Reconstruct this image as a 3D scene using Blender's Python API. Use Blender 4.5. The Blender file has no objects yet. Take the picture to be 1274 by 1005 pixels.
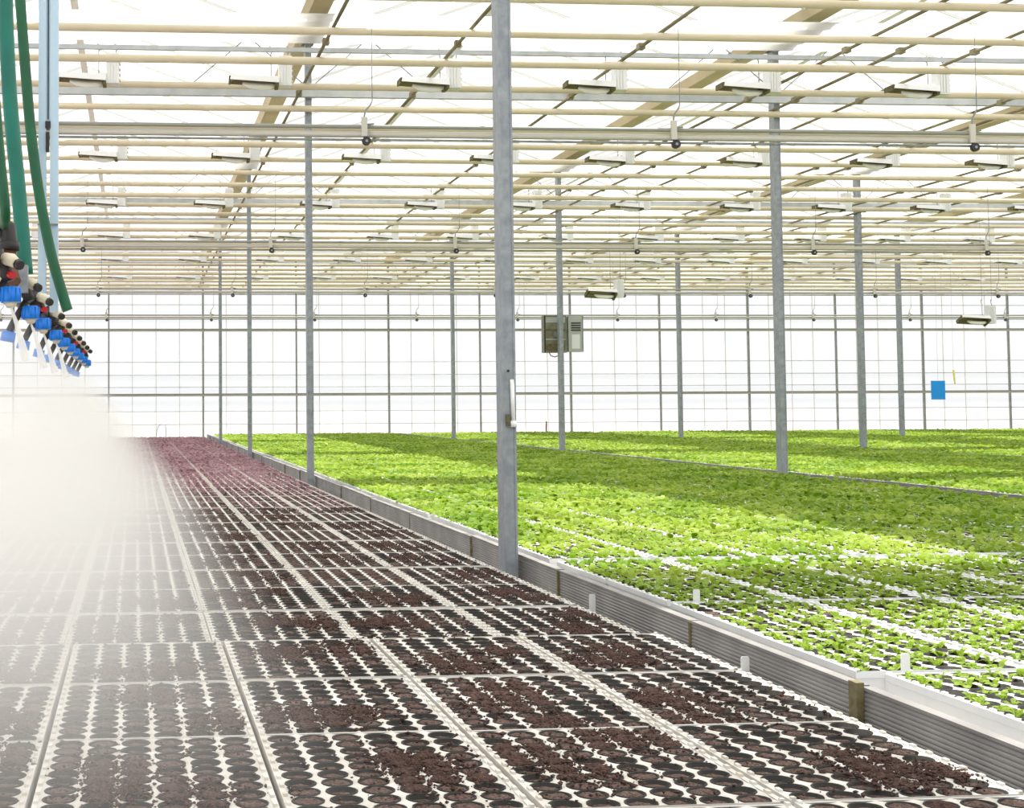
import bpy, math, random
import numpy as np
from mathutils import Matrix, Vector

random.seed(7)
rng = np.random.default_rng(7)
PI = math.pi
sc = bpy.context.scene
COL = sc.collection

# ------------------------------------------------------------------ camera
ZC = 0.70                      # eye height above the concrete floor
F, IW, IH = 1850.0, 1274.0, 1005.0
YAW, PIT, ROL, CX, CY = 0.0845, 0.0518, -0.005, 325.8, 409.4


def unrot(r, u2, d):
    c, s = math.cos(PIT), math.sin(PIT)
    fw, u = c * d - s * u2, s * d + c * u2
    c, s = math.cos(YAW), math.sin(YAW)
    return Vector((c * r + s * fw, -s * r + c * fw, u))


cam_d = bpy.data.cameras.new('camera')
cam_d.sensor_fit = 'HORIZONTAL'
cam_d.sensor_width = 36.0
cam_d.lens = F / IW * 36.0
cam_d.shift_x = (IW / 2 - CX) / IW
cam_d.shift_y = (CY - IH / 2) / IW
cam_d.clip_end = 500
cam = bpy.data.objects.new('camera', cam_d)
COL.objects.link(cam)
cr, sr = math.cos(ROL), math.sin(ROL)
right, up, fwd = unrot(cr, sr, 0), unrot(-sr, cr, 0), unrot(0, 0, 1)
M = Matrix.Identity(4)
for i in range(3):
    M[i][0], M[i][1], M[i][2] = right[i], up[i], -fwd[i]
M[2][3] = ZC
cam.matrix_world = M
sc.camera = cam

# ------------------------------------------------------------------ light
world = bpy.data.worlds.new('overcast_sky')
sc.world = world
world.use_nodes = True
bg = world.node_tree.nodes['Background']
bg.inputs['Color'].default_value = (0.97, 0.985, 1.0, 1)
bg.inputs['Strength'].default_value = 1.0

sun_d = bpy.data.lights.new('sun', 'SUN')
sun_d.energy = 9.0
sun_d.angle = math.radians(1.0)
sun_d.color = (1.0, 0.96, 0.88)
sun = bpy.data.objects.new('sun', sun_d)
COL.objects.link(sun)
sun.location = (0, 5, 12)
sun.rotation_euler = Vector((-0.03, -0.14, -1.0)).to_track_quat('-Z', 'Y').to_euler()

sc.view_settings.view_transform = 'Standard'
sc.view_settings.look = 'None'
sc.view_settings.gamma = 1.0
sc.view_settings.use_curve_mapping = False
sc.view_settings.exposure = 0.0
sc.cycles.volume_bounces = 4
sc.cycles.max_bounces = 10
sc.cycles.transparent_max_bounces = 20
sc.cycles.volume_step_rate = 2.0

# grid of the house (columns in rows A, B, C ...), metres
X0, DX, Y0, DY = 1.397, 3.928, 5.548, 6.39
YW = Y0 + 4 * DY               # glazed end wall
GUT_Z = ZC + 3.05
RIDGE_Z = ZC + 3.76


def in_view(x, y, z, m=60):
    """pixel of a world point, None when it is out of the picture by more than m pixels"""
    X, Y, Z = x, y, z - ZC
    c, s = math.cos(YAW), math.sin(YAW)
    r, fw = c * X - s * Y, s * X + c * Y
    c, s = math.cos(PIT), math.sin(PIT)
    d, u = c * fw + s * Z, -s * fw + c * Z
    if d < .2:
        return False
    px, py = CX + F * r / d, CY - F * u / d
    return -m < px < IW + m and -m < py < IH + m


# ------------------------------------------------------------------ materials
def new_mat(name):
    m = bpy.data.materials.new(name)
    m.use_nodes = True
    nt = m.node_tree
    b = nt.nodes['Principled BSDF']
    return m, nt, b


def mat(name, col, rough=.6, metal=0., col2=None, scale=20., bump=0., coord='Object', detail=4., spec=.5, rnd=0.):
    m, nt, b = new_mat(name)
    b.inputs['Roughness'].default_value = rough
    b.inputs['Metallic'].default_value = metal
    b.inputs['Specular IOR Level'].default_value = spec
    b.inputs['Base Color'].default_value = (*col, 1)
    if col2 is not None or bump:
        tc = nt.nodes.new('ShaderNodeTexCoord')
        nz = nt.nodes.new('ShaderNodeTexNoise')
        nz.inputs['Scale'].default_value = scale
        nz.inputs['Detail'].default_value = detail
        vec = tc.outputs[coord]
        if rnd:
            oi = nt.nodes.new('ShaderNodeObjectInfo')
            ad = nt.nodes.new('ShaderNodeVectorMath')
            ad.operation = 'ADD'
            ml = nt.nodes.new('ShaderNodeVectorMath')
            ml.operation = 'MULTIPLY'
            ml.inputs[1].default_value = (rnd, rnd, rnd)
            nt.links.new(oi.outputs['Location'], ml.inputs[0])
            nt.links.new(vec, ad.inputs[0])
            nt.links.new(ml.outputs[0], ad.inputs[1])
            vec = ad.outputs[0]
        nt.links.new(vec, nz.inputs['Vector'])
        if col2 is not None:
            rp = nt.nodes.new('ShaderNodeValToRGB')
            rp.color_ramp.elements[0].position = .35
            rp.color_ramp.elements[1].position = .68
            rp.color_ramp.elements[0].color = (*col, 1)
            rp.color_ramp.elements[1].color = (*col2, 1)
            nt.links.new(nz.outputs['Fac'], rp.inputs[0])
            nt.links.new(rp.outputs[0], b.inputs['Base Color'])
        if bump:
            bp = nt.nodes.new('ShaderNodeBump')
            bp.inputs['Strength'].default_value = bump
            bp.inputs['Distance'].default_value = .01
            nt.links.new(nz.outputs['Fac'], bp.inputs['Height'])
            nt.links.new(bp.outputs[0], b.inputs['Normal'])
    return m


def leaf_mat(name, c1, c2, trans, scale=6.):
    m, nt, b = new_mat(name)
    out = nt.nodes['Material Output']
    tc = nt.nodes.new('ShaderNodeTexCoord')
    oi = nt.nodes.new('ShaderNodeObjectInfo')
    ad = nt.nodes.new('ShaderNodeVectorMath')
    ad.operation = 'ADD'
    nt.links.new(tc.outputs['Object'], ad.inputs[0])
    nt.links.new(oi.outputs['Location'], ad.inputs[1])
    nz = nt.nodes.new('ShaderNodeTexNoise')
    nz.inputs['Scale'].default_value = scale
    nz.inputs['Detail'].default_value = 3
    nt.links.new(ad.outputs[0], nz.inputs['Vector'])
    rp = nt.nodes.new('ShaderNodeValToRGB')
    rp.color_ramp.elements[0].position = .35
    rp.color_ramp.elements[1].position = .65
    rp.color_ramp.elements[0].color = (*c1, 1)
    rp.color_ramp.elements[1].color = (*c2, 1)
    nt.links.new(nz.outputs['Fac'], rp.inputs[0])
    nt.links.new(rp.outputs[0], b.inputs['Base Color'])
    b.inputs['Roughness'].default_value = .5
    b.inputs['Specular IOR Level'].default_value = .35
    tr = nt.nodes.new('ShaderNodeBsdfTranslucent')
    nt.links.new(rp.outputs[0], tr.inputs['Color'])
    mx = nt.nodes.new('ShaderNodeMixShader')
    mx.inputs[0].default_value = trans
    nt.links.new(b.outputs[0], mx.inputs[1])
    nt.links.new(tr.outputs[0], mx.inputs[2])
    nt.links.new(mx.outputs[0], out.inputs['Surface'])
    return m


def glass_mat(name, clear, haze, white=.93):
    """pane: clear = straight transmission, haze = share scattered on its way through"""
    m, nt, b = new_mat(name)
    nt.nodes.remove(b)
    out = nt.nodes['Material Output']
    tp = nt.nodes.new('ShaderNodeBsdfTransparent')
    tp.inputs[0].default_value = (clear, clear, clear, 1)
    tl = nt.nodes.new('ShaderNodeBsdfTranslucent')
    tl.inputs[0].default_value = (white, white, white * .99, 1)
    mx = nt.nodes.new('ShaderNodeMixShader')
    tc = nt.nodes.new('ShaderNodeTexCoord')
    nz = nt.nodes.new('ShaderNodeTexNoise')
    nz.inputs['Scale'].default_value = 1.3
    nz.inputs['Detail'].default_value = 5
    nt.links.new(tc.outputs['Object'], nz.inputs['Vector'])
    mr = nt.nodes.new('ShaderNodeMapRange')
    mr.inputs['To Min'].default_value = max(0, haze - .1)
    mr.inputs['To Max'].default_value = min(1, haze + .1)
    nt.links.new(nz.outputs['Fac'], mr.inputs['Value'])
    nt.links.new(mr.outputs[0], mx.inputs[0])
    nt.links.new(tp.outputs[0], mx.inputs[1])
    nt.links.new(tl.outputs[0], mx.inputs[2])
    nt.links.new(mx.outputs[0], out.inputs['Surface'])
    return m


MT = dict(
    concrete=mat('concrete', (.36, .35, .34), .85, col2=(.46, .45, .43), scale=3, bump=.2),
    mat=mat('pale_mat', (.62, .60, .56), .9, col2=(.5, .48, .44), scale=30),
    gravel=mat('pale_gravel', (.27, .27, .27), .95, col2=(.33, .33, .33), scale=.6),
    foam=mat('white_foam', (.76, .74, .71), .7, col2=(.62, .58, .52), scale=14, bump=.15, rnd=3.7),
    foam2=mat('white_plastic_tray', (.84, .85, .86), .45, col2=(.76, .78, .80), scale=9, rnd=3.7),
    liner=mat('black_liner', (.020, .018, .016), .7),
    soil=mat('potting_soil', (.078, .046, .038), .95, col2=(.24, .155, .13), scale=210, bump=1., rnd=9.1),
    soil_wet=mat('damp_soil', (.038, .017, .013), .9, col2=(.13, .066, .05), scale=160, bump=1., rnd=9.1),
    galv=mat('galvanised_steel', (.24, .27, .30), .5, .3, col2=(.34, .37, .40), scale=26, detail=6),
    galv_light=mat('bright_galvanised', (.40, .43, .45), .5, .2, col2=(.50, .52, .54), scale=8),
    galv_dark=mat('weathered_steel', (.20, .21, .20), .55, .3, col2=(.29, .30, .29), scale=18),
    alu=mat('dull_aluminium', (.22, .21, .21), .5, .25, col2=(.30, .29, .285), scale=7),
    rust=mat('olive_weathered_metal', (.09, .075, .03), .8, col2=(.2, .17, .09), scale=40),
    cream=mat('cream_paint', (.58, .50, .34), .45, col2=(.66, .59, .45), scale=2.5),
    gutter=mat('tan_gutter', (.50, .40, .24), .6, col2=(.62, .53, .36), scale=2),
    rod=mat('olive_rod', (.15, .13, .07), .6, col2=(.3, .26, .16), scale=3),
    barwhite=mat('white_bar', (.85, .85, .84), .5),
    girt=mat('girt_paint', (.36, .35, .30), .55),
    rail=mat('grey_green_rail', (.30, .31, .28), .5, .3),
    railpale=mat('pale_rail', (.58, .56, .50), .5, .2),
    lamp=mat('lamp_housing', (.74, .75, .75), .4, .1),
    reflector=mat('lamp_reflector', (.20, .16, .09), .3, .5),
    bulb=mat('lamp_glass', (.85, .85, .80), .15),
    black=mat('black_plastic', (.02, .018, .018), .45),
    brown=mat('brown_fitting', (.10, .05, .03), .5, col2=(.2, .10, .05), scale=30),
    creamp=mat('ivory_plastic', (.66, .61, .47), .4),
    blue=mat('blue_cap', (.005, .21, .80), .35),
    red=mat('red_plastic', (.55, .01, .02), .4),
    hose_t=mat('teal_hose', (.0, .13, .095), .4, col2=(.0, .18, .13), scale=8),
    hose_g=mat('green_hose', (.0, .075, .028), .4, col2=(.0, .105, .04), scale=8),
    bluealu=mat('pale_blue_profile', (.50, .66, .80), .4, .1),
    cab=mat('olive_cabinet', (.15, .15, .09), .5, col2=(.24, .24, .15), scale=12),
    cabg=mat('grey_cabinet', (.42, .46, .43), .5),
    trapb=mat('blue_trap', (.0, .29, .86), .5),
    trapy=mat('yellow_trap', (.75, .68, .12), .5),
    white=mat('white_plastic', (.85, .86, .87), .4),
    wire=mat('steel_wire', (.3, .3, .28), .5, .4),
    green1=leaf_mat('lettuce_leaf', (.15, .28, .012), (.39, .52, .075), .42),
    green2=leaf_mat('lettuce_canopy_leaf', (.16, .30, .010), (.37, .50, .06), .42, 2.2),
    purple=leaf_mat('red_lettuce_leaf', (.31, .15, .18), (.50, .32, .36), .35, 3.),
    clear=glass_mat('clear_glass', .97, .12),
    hazy=glass_mat('whitewashed_glass', .96, .80, .66),
    screen=glass_mat('white_shade_cloth', .9, .85, .87),
    wallglass=glass_mat('wall_glass', .985, .10),
)


# ------------------------------------------------------------------ mesh builder
class MB:
    def __init__(self):
        self.v, self.f, self.mi, self.sm = [], [], [], []

    def add(self, vs, fs, m=0, smooth=False):
        o = len(self.v)
        self.v += [tuple(p) for p in vs]
        self.f += [tuple(i + o for i in q) for q in fs]
        self.mi += [m] * len(fs)
        self.sm += [smooth] * len(fs)
        return self

    def box(self, a, b, m=0):
        (x0, y0, z0), (x1, y1, z1) = a, b
        return self.add([(x0, y0, z0), (x1, y0, z0), (x1, y1, z0), (x0, y1, z0),
                         (x0, y0, z1), (x1, y0, z1), (x1, y1, z1), (x0, y1, z1)],
                        [(3, 2, 1, 0), (4, 5, 6, 7), (0, 1, 5, 4), (1, 2, 6, 5), (2, 3, 7, 6), (3, 0, 4, 7)], m)

    def tube(self, pts, r, n=10, m=0, cap=True):
        pts = [Vector(p) for p in pts]
        rs = r if isinstance(r, (list, tuple)) else [r] * len(pts)
        vs, fs = [], []
        ref = None
        for i, p in enumerate(pts):
            t = (pts[min(i + 1, len(pts) - 1)] - pts[max(i - 1, 0)]).normalized()
            if ref is None:
                ref = Vector((0, 0, 1)) if abs(t.z) < .9 else Vector((1, 0, 0))
            a = t.cross(ref).normalized()
            b = t.cross(a).normalized()
            for k in range(n):
                w = 2 * PI * k / n
                vs.append(p + rs[i] * (a * math.cos(w) + b * math.sin(w)))
        for i in range(len(pts) - 1):
            for k in range(n):
                k2 = (k + 1) % n
                fs.append((i * n + k, i * n + k2, (i + 1) * n + k2, (i + 1) * n + k))
        self.add(vs, fs, m, True)
        if cap:
            o = len(self.v) - len(vs)
            self.f += [tuple(o + k for k in range(n))[::-1], tuple(o + len(vs) - n + k for k in range(n))]
            self.mi += [m, m]
            self.sm += [False, False]
        return self

    def prism(self, prof, axis, a, b, m=0):
        """closed profile of (p,q) pairs swept along an axis ('x','y','z') from a to b"""
        def pt(p, q, t):
            return {'x': (t, p, q), 'y': (p, t, q), 'z': (p, q, t)}[axis]
        n = len(prof)
        vs = [pt(p, q, a) for p, q in prof] + [pt(p, q, b) for p, q in prof]
        fs = [(k, (k + 1) % n, n + (k + 1) % n, n + k) for k in range(n)]
        fs += [tuple(range(n))[::-1], tuple(range(n, 2 * n))]
        return self.add(vs, fs, m)

    def mesh(self, name, *mats):
        me = bpy.data.meshes.new(name)
        me.from_pydata(self.v, [], self.f)
        for k in mats:
            me.materials.append(MT[k])
        me.polygons.foreach_set('material_index', self.mi)
        me.polygons.foreach_set('use_smooth', self.sm)
        me.update()
        return me

    def build(self, name, mats, parent=None, loc=None):
        if isinstance(mats, str):
            mats = (mats,)
        return obj(name, self.mesh(name, *mats), parent, loc)


def obj(name, me, parent=None, loc=None, rz=0., scale=None):
    o = bpy.data.objects.new(name, me)
    COL.objects.link(o)
    if parent is not None:
        o.parent = parent
    if loc is not None:
        o.location = loc
    if rz:
        o.rotation_euler = (0, 0, rz)
    if scale is not None:
        o.scale = scale
    return o


def tag(o, label=None, cat=None, group=None, kind=None):
    if label:
        o['label'] = label
    if cat:
        o['category'] = cat
    if group:
        o['group'] = group
    if kind:
        o['kind'] = kind
    return o


def copy_tree(o, parent=None):
    c = o.copy()
    COL.objects.link(c)
    c.parent = parent
    for ch in o.children:
        copy_tree(ch, c)
    return c


def np_mesh(name, verts, faces, mats, mi=None):
    """mesh from numpy arrays, all faces with the same corner count"""
    me = bpy.data.meshes.new(name)
    nf, k = faces.shape
    me.vertices.add(len(verts))
    me.vertices.foreach_set('co', verts.astype(np.float32).ravel())
    me.loops.add(nf * k)
    me.loops.foreach_set('vertex_index', faces.astype(np.int32).ravel())
    me.polygons.add(nf)
    me.polygons.foreach_set('loop_start', np.arange(0, nf * k, k, dtype=np.int32))
    for q in mats:
        me.materials.append(MT[q])
    if mi is not None:
        me.polygons.foreach_set('material_index', mi.astype(np.int32))
    me.update(calc_edges=True)
    return me


# ------------------------------------------------------------------ the setting
XL, XR = X0 - 2 * DX, X0 + 5 * DX
tag(MB().box((-160, -80, -.12), (180, 240, -.06)).build('ground', 'gravel'),
    'pale gravel ground outside the glass house', 'ground', kind='structure')
tag(MB().box((XL, -3.0, -.06), (XR, YW + .05, 0)).build('floor', 'concrete'),
    'pale grey concrete floor of the greenhouse', 'floor', kind='structure')

tag(MB().box((XL + .2, -1.5, 0), (X0 - .026, YW - .15, .004)).build('floor_mat', 'mat'),
    'pale woven mat under the soil trays', 'mat', kind='structure')
# raised planting beds to the right of each divider
BED_Z = .055
for k in range(5):
    xa, xb = X0 + k * DX + .085, X0 + (k + 1) * DX - .09
    tag(MB().box((xa, -2.0, 0), (xb, YW - .15, BED_Z)).build('floor_bed', 'concrete'),
        'low raised concrete bed carrying the green seedling trays', 'bed', 'raised beds', 'structure')

# end wall: mullions, girts and panes, each its own piece
wall = obj('wall_back', None)
tag(wall, 'glazed end wall of steel mullions, rails and clear panes', 'wall', kind='structure')
wx = [X0 + .5 * DX * k for k in range(-4, 11)]
for i, x in enumerate(wx):
    w = .028 if i % 2 else .036
    MB().box((x - w / 2, YW - .03, 0), (x + w / 2, YW + .03, GUT_Z)).build('mullion', 'galv_dark', wall)
gz = [(ZC + .236, .045, 'girt'), (ZC + 1.59, .045, 'girt')]
for z, h, m in gz:
    MB().box((XL, YW - .055, z - h / 2), (XR, YW - .031, z + h / 2)).build('girt', m, wall)
    MB().box((XL, YW - .065, z + h / 2), (XR, YW - .03, z + h / 2 + .012)).build('girt_lip', 'galv_dark', wall)
for dz in (.929, .658, .405, -.102, -.372, 2.134):
    MB().tube([(XL, YW + .045, ZC + dz), (XR, YW + .045, ZC + dz)], .008, 6).build('glazing_rail', 'galv_dark', wall)
zs = [.04, ZC + .236, ZC + 1.59, GUT_Z]
for i in range(len(wx) - 1):
    for j in range(3):
        MB().box((wx[i] + .02, YW - .004, zs[j] + .02), (wx[i + 1] - .02, YW, zs[j + 1] - .02)).build('pane', 'wallglass', wall)
for k in range(-2, 5):
    xa, xm, xb = X0 + k * DX, X0 + (k + .5) * DX, X0 + (k + 1) * DX
    MB().prism([(xa + .1, GUT_Z + .03), (xb - .1, GUT_Z + .03), (xm, RIDGE_Z - .02)], 'y', YW - .004, YW).build('gable_pane', 'wallglass', wall)
mb = MB()
for i in range(len(wx) - 1):           # thin uprights of the outer glazing
    for q in (.25, .5, .75):
        x = wx[i] + (wx[i + 1] - wx[i]) * q
        mb.box((x - .006, YW + .05, 0), (x + .006, YW + .062, GUT_Z))
tag(mb.build('glazing_bar', 'railpale', wall), kind='stuff')

for nm, x in (('wall_left', XL), ('wall_right', XR)):
    w = obj(nm, None)
    tag(w, 'glazed %s side wall of the greenhouse with steel mullions' % nm[5:], 'wall', kind='structure')
    for k in range(12):
        y = -2.9 + (YW + 2.9) * k / 11
        MB().box((x - .03, y - .02, 0), (x + .03, y + .02, GUT_Z - .1)).build('mullion', 'galv_dark', w)
        if k < 11:
            y2 = -2.9 + (YW + 2.9) * (k + 1) / 11
            MB().box((x - .003, y + .025, .03), (x + .003, y2 - .025, GUT_Z - .1)).build('pane', 'wallglass', w)

# roof: gutters, ridges, glazing bars, panes
roof = obj('ceiling', None)
tag(roof, 'saw-tooth glass roof of the greenhouse with tan gutters and ridges', 'roof', kind='structure')
for k in range(-2, 6):
    x = X0 + k * DX
    pr = [(-.10, .05), (-.075, -.035), (.075, -.035), (.10, .05), (.088, .05), (.066, -.022), (-.066, -.022), (-.088, .05)]
    MB().prism([(x + p, GUT_Z + q) for p, q in pr], 'y', -2.5, YW).build('gutter', 'gutter', roof)
for k in range(-2, 5):
    x = X0 + (k + .5) * DX
    MB().prism([(x - .035, RIDGE_Z - .03), (x + .035, RIDGE_Z - .03), (x + .02, RIDGE_Z + .03), (x - .02, RIDGE_Z + .03)],
               'y', -2.5, YW).build('ridge_beam', 'barwhite', roof)
NB = 21
bay = (YW - 9.0) / NB
bars, far_panes = MB(), MB()
for k in range(-2, 5):
    for s in (0, 1):
        if s == 0:
            xa, za, xb, zb = X0 + k * DX + .10, GUT_Z + .05, X0 + (k + .5) * DX - .03, RIDGE_Z
        else:
            xa, za, xb, zb = X0 + (k + 1) * DX - .10, GUT_Z + .05, X0 + (k + .5) * DX + .03, RIDGE_Z
        for j in range(-11, NB + 1):
            y = 9.0 + bay * j
            bars.add([(xa, y - .007, za - .02), (xb, y - .007, zb - .02), (xb, y + .007, zb - .02), (xa, y + .007, za - .02),
                      (xa, y - .007, za + .012), (xb, y - .007, zb + .012), (xb, y + .007, zb + .012), (xa, y + .007, za + .012)],
                     [(3, 2, 1, 0), (4, 5, 6, 7), (0, 1, 5, 4), (1, 2, 6, 5), (2, 3, 7, 6), (3, 0, 4, 7)])
            if j == NB:
                continue
            t = .004
            a, b = y + .016, y + bay - .016
            vs = [(xa, a, za), (xb, a, zb), (xb, b, zb), (xa, b, za), (xa, a, za + t), (xb, a, zb + t), (xb, b, zb + t), (xa, b, za + t)]
            fs = [(3, 2, 1, 0), (4, 5, 6, 7), (0, 1, 5, 4), (1, 2, 6, 5), (2, 3, 7, 6), (3, 0, 4, 7)]
            vis = j >= 0 and any(in_view(p[0], p[1], p[2], 20) for p in vs[:4])
            if vis:
                MB().add(vs, fs).build('roof_pane', 'clear' if s == 0 else 'hazy', roof)
            else:
                far_panes.add(vs, fs, s)
tag(bars.build('glazing_bar', 'barwhite', roof), kind='stuff')
tag(far_panes.build('roof_pane_rest', ('clear', 'hazy'), roof), kind='stuff')

# ------------------------------------------------------------------ columns
def column(ix, n, label, group=None):
    x, y = X0 + ix * DX, Y0 + n * DY
    root = obj('steel_column', None, None, (x, y, 0))
    tag(root, label, 'column', group)
    w, d = .0225, .055
    MB().prism([(-w, -d), (w, -d), (w, d), (-w, d)], 'z', 0.012, GUT_Z - .036).build('shaft', 'galv', root)
    mb = MB()
    mb.box((-w - .004, -d - .003, .012), (-w + .006, -d + .004, GUT_Z - .04))
    mb.box((w - .006, -d - .003, .012), (w + .002, -d + .004, GUT_Z - .04))
    mb.build('flange_lip', 'galv', root)
    MB().box((-.024, -.075, 0), (.024, .075, .012)).build('base_plate', 'galv_dark', root)
    MB().box((-.05, -.07, GUT_Z - .10), (.05, .07, GUT_Z - .036)).build('gutter_bracket', 'rod', root)
    return root


main = column(0, 0, 'thick galvanised steel column with a white tube clipped to its face')
mb = MB()
mb.tube([(.008, -.064, ZC + .096), (.012, -.064, ZC - .065)], .0075, 10)
mb.tube([(.012, -.064, ZC - .06), (.0125, -.066, ZC - .082)], .0115, 10)
tag(mb.build('level_tube', 'white', main), 'white plastic tube')
mb = MB()
mb.box((-.016, -.064, ZC - .065), (-.002, -.055, ZC - .035))
mb.box((-.012, -.068, ZC - .078), (.006, -.055, ZC - .066))
mb.build('tube_clip', 'rust', main)
MB().tube([(-.004, -.057, ZC + .128), (-.004, -.0625, ZC + .128)], .005, 10).build('bolt', 'black', main)
for ix in range(-1, 5):
    for n in range(0, 4):
        if (ix, n) == (0, 0):
            continue
        x, y = X0 + ix * DX, Y0 + n * DY
        if any(in_view(x, y, z, 5) for z in (.7, 1.5, 2.5)):
            if (ix, n) == (1, 2):
                column(ix, n, 'galvanised steel column that carries the two control cabinets')
            elif ix <= 0:
                column(ix, n, 'slim galvanised steel column rising beside the dark soil bed', 'columns along the soil bed')
            else:
                column(ix, n, 'slim galvanised steel column rising out of the green seedlings', 'columns among the green seedlings')

# ------------------------------------------------------------------ trusses across the house
for n in range(0, 5):
    y = Y0 + n * DY - (.085 if n < 4 else .14)
    t = obj('roof_truss', None, None, (0, y, ZC + 2.53))
    tag(t, 'grey steel cross beam with thin web rods, spanning from column to column', 'beam', 'cross beams at the column rows')
    MB().box((XL, -.025, -.034), (XR, .025, .034)).build('lower_chord', 'galv_light', t)
    MB().box((XL, -.015, .455), (XR, .015, .485)).build('upper_chord', 'galv', t)
    mb = MB()
    x = XL
    up_ = False
    while x < XR - .3:
        if abs((x + .245 - X0 + DX / 2) % DX - DX / 2) < 1.0:
            mb.tube([(x, 0, .036 if not up_ else .455), (x + .49, 0, .455 if not up_ else .036)], .005, 6)
        x += .491
        up_ = not up_
    tag(mb.build('web_rod', 'galv', t), kind='stuff')

# gathered shade screens beside the cross beams
for n in range(0, 4):
    y = Y0 + n * DY - .55
    mb = MB()
    NS = 10
    ys = [(-.5 + i / NS, .012 * math.sin(i * 2.6)) for i in range(NS + 1)]
    prof = [(y + .95 * a, ZC + 2.93 + b) for a, b in ys] + [(y + .95 * a, ZC + 2.933 + b) for a, b in ys[::-1]]
    n_ = len(prof)
    vs = [(XL, p, q) for p, q in prof] + [(XR, p, q) for p, q in prof]
    h = n_ // 2
    fs = []
    for i in range(h - 1):
        fs += [(i, i + 1, n_ + i + 1, n_ + i), (h + i, h + i + 1, n_ + h + i + 1, n_ + h + i)]
    fs += [(h - 1, h, n_ + h, n_ + h - 1), (n_ - 1, 0, n_, 2 * n_ - 1)]
    mb.add(vs, fs, 0, True)
    tag(mb.build('shade_screen', 'screen'), 'strip of white shade cloth drawn out beside a cross beam', 'shade screen', 'shade screens')

# ------------------------------------------------------------------ cream pipes across the house
PIPE_Z = ZC + 2.40
y, k = 6.87, 0
while y < YW - .3:
    me = MB().tube([(XL, 0, 0), (XR, 0, 0)], .026 if k % 4 else .029, 12)
    tag(me.build('cream_pipe', 'cream', None, (0, y, PIPE_Z)),
        'long cream painted pipe running level across the house', 'pipe', 'cream pipes under the roof')
    y += .829
    k += 1
RODX = [1.27, 2.17, 3.44, 4.90, 5.29]
RODX += [r + DX for r in (1.9, 3.1, 3.44, 4.90, 5.29)] + [r + 2 * DX for r in (2.17, 3.44, 4.9)]
for x in RODX:
    mb = MB()
    mb.tube([(x, 6.5, PIPE_Z + .041), (x, YW - .3, PIPE_Z + .041)], .0125, 8)
    q = 9.8
    while q < YW - 1:
        mb.box((x - .022, q - .03, PIPE_Z + .022), (x + .022, q + .03, PIPE_Z + .062))
        q += .829 * 2
    tag(mb.build('tie_rod', 'rod'), 'dark olive rod lying lengthwise over the cream pipes', 'rod', 'rods over the cream pipes')

# ------------------------------------------------------------------ grow lamps on their rails
def make_lamp(detail=True):
    r = obj('grow_lamp', None)
    # ballast case, upright
    mb = MB()
    mb.prism([(.115, -.055), (.205, -.055), (.21, -.045), (.21, .045), (.205, .055), (.115, .055)], 'z', -.085, .135)
    mb.build('ballast_case', 'lamp', r)
    mb = MB()
    for q in range(5):
        z = -.06 + q * .04
        mb.box((.211, -.04, z), (.219, .04, z + .012))
    for q in range(3):
        mb.box((.130 + q * .022, -.061, -.075), (.142 + q * .022, -.0555, .12))
    if detail:
        tag(mb.build('cooling_fin', 'lamp', r), kind='stuff')
    # reflector hood, a flat slab open below
    mb = MB()
    A = [(-.245, -.085, -.050), (.115, -.085, -.072), (.115, .085, -.072), (-.245, .085, -.050),
         (-.235, -.075, -.012), (.115, -.075, -.022), (.115, .075, -.022), (-.235, .075, -.012)]
    mb.add(A, [(4, 5, 6, 7), (0, 1, 5, 4), (2, 3, 7, 6), (3, 0, 4, 7), (1, 2, 6, 5)])
    hood = mb.build('reflector_hood', 'lamp', r)
    mb = MB()
    B = [(-.240, -.082, -.0505), (.110, -.082, -.0725), (.110, .082, -.0725), (-.240, .082, -.0505),
         (-.20, -.05, -.026), (.09, -.05, -.034), (.09, .05, -.034), (-.20, .05, -.026)]
    mb.add(B, [(7, 6, 5, 4), (4, 5, 1, 0), (6, 7, 3, 2), (7, 4, 0, 3), (5, 6, 2, 1)])
    mb.build('reflector', 'reflector', hood)
    mb = MB()
    mb.tube([(-.15, 0, -.060), (-.10, 0, -.078), (-.02, 0, -.088), (.05, 0, -.084), (.10, 0, -.07)], [.010, .022, .026, .022, .010], 10)
    mb.build('bulb', 'bulb', r)
    if detail:
        MB().box((-.252, -.07, -.058), (-.238, .07, -.018)).build('end_clip', 'rust', r)
        MB().box((.088, -.075, -.095), (.114, .075, -.070)).build('lamp_socket', 'rust', r)
        for xx in (.06, .185):
            MB().tube([(xx, 0, -.022 if xx < .1 else .135), (xx, 0, .164), (xx + .006, .024, .170), (xx + .006, .026, .205), (xx - .004, .012, .214), (xx - .01, -.01, .212)],
                      .004, 6).build('hook', 'wire', r)
    else:
        MB().tube([(.185, 0, .135), (.185, 0, .173)], .005, 5).build('hook', 'wire', r)
    return r


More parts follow.
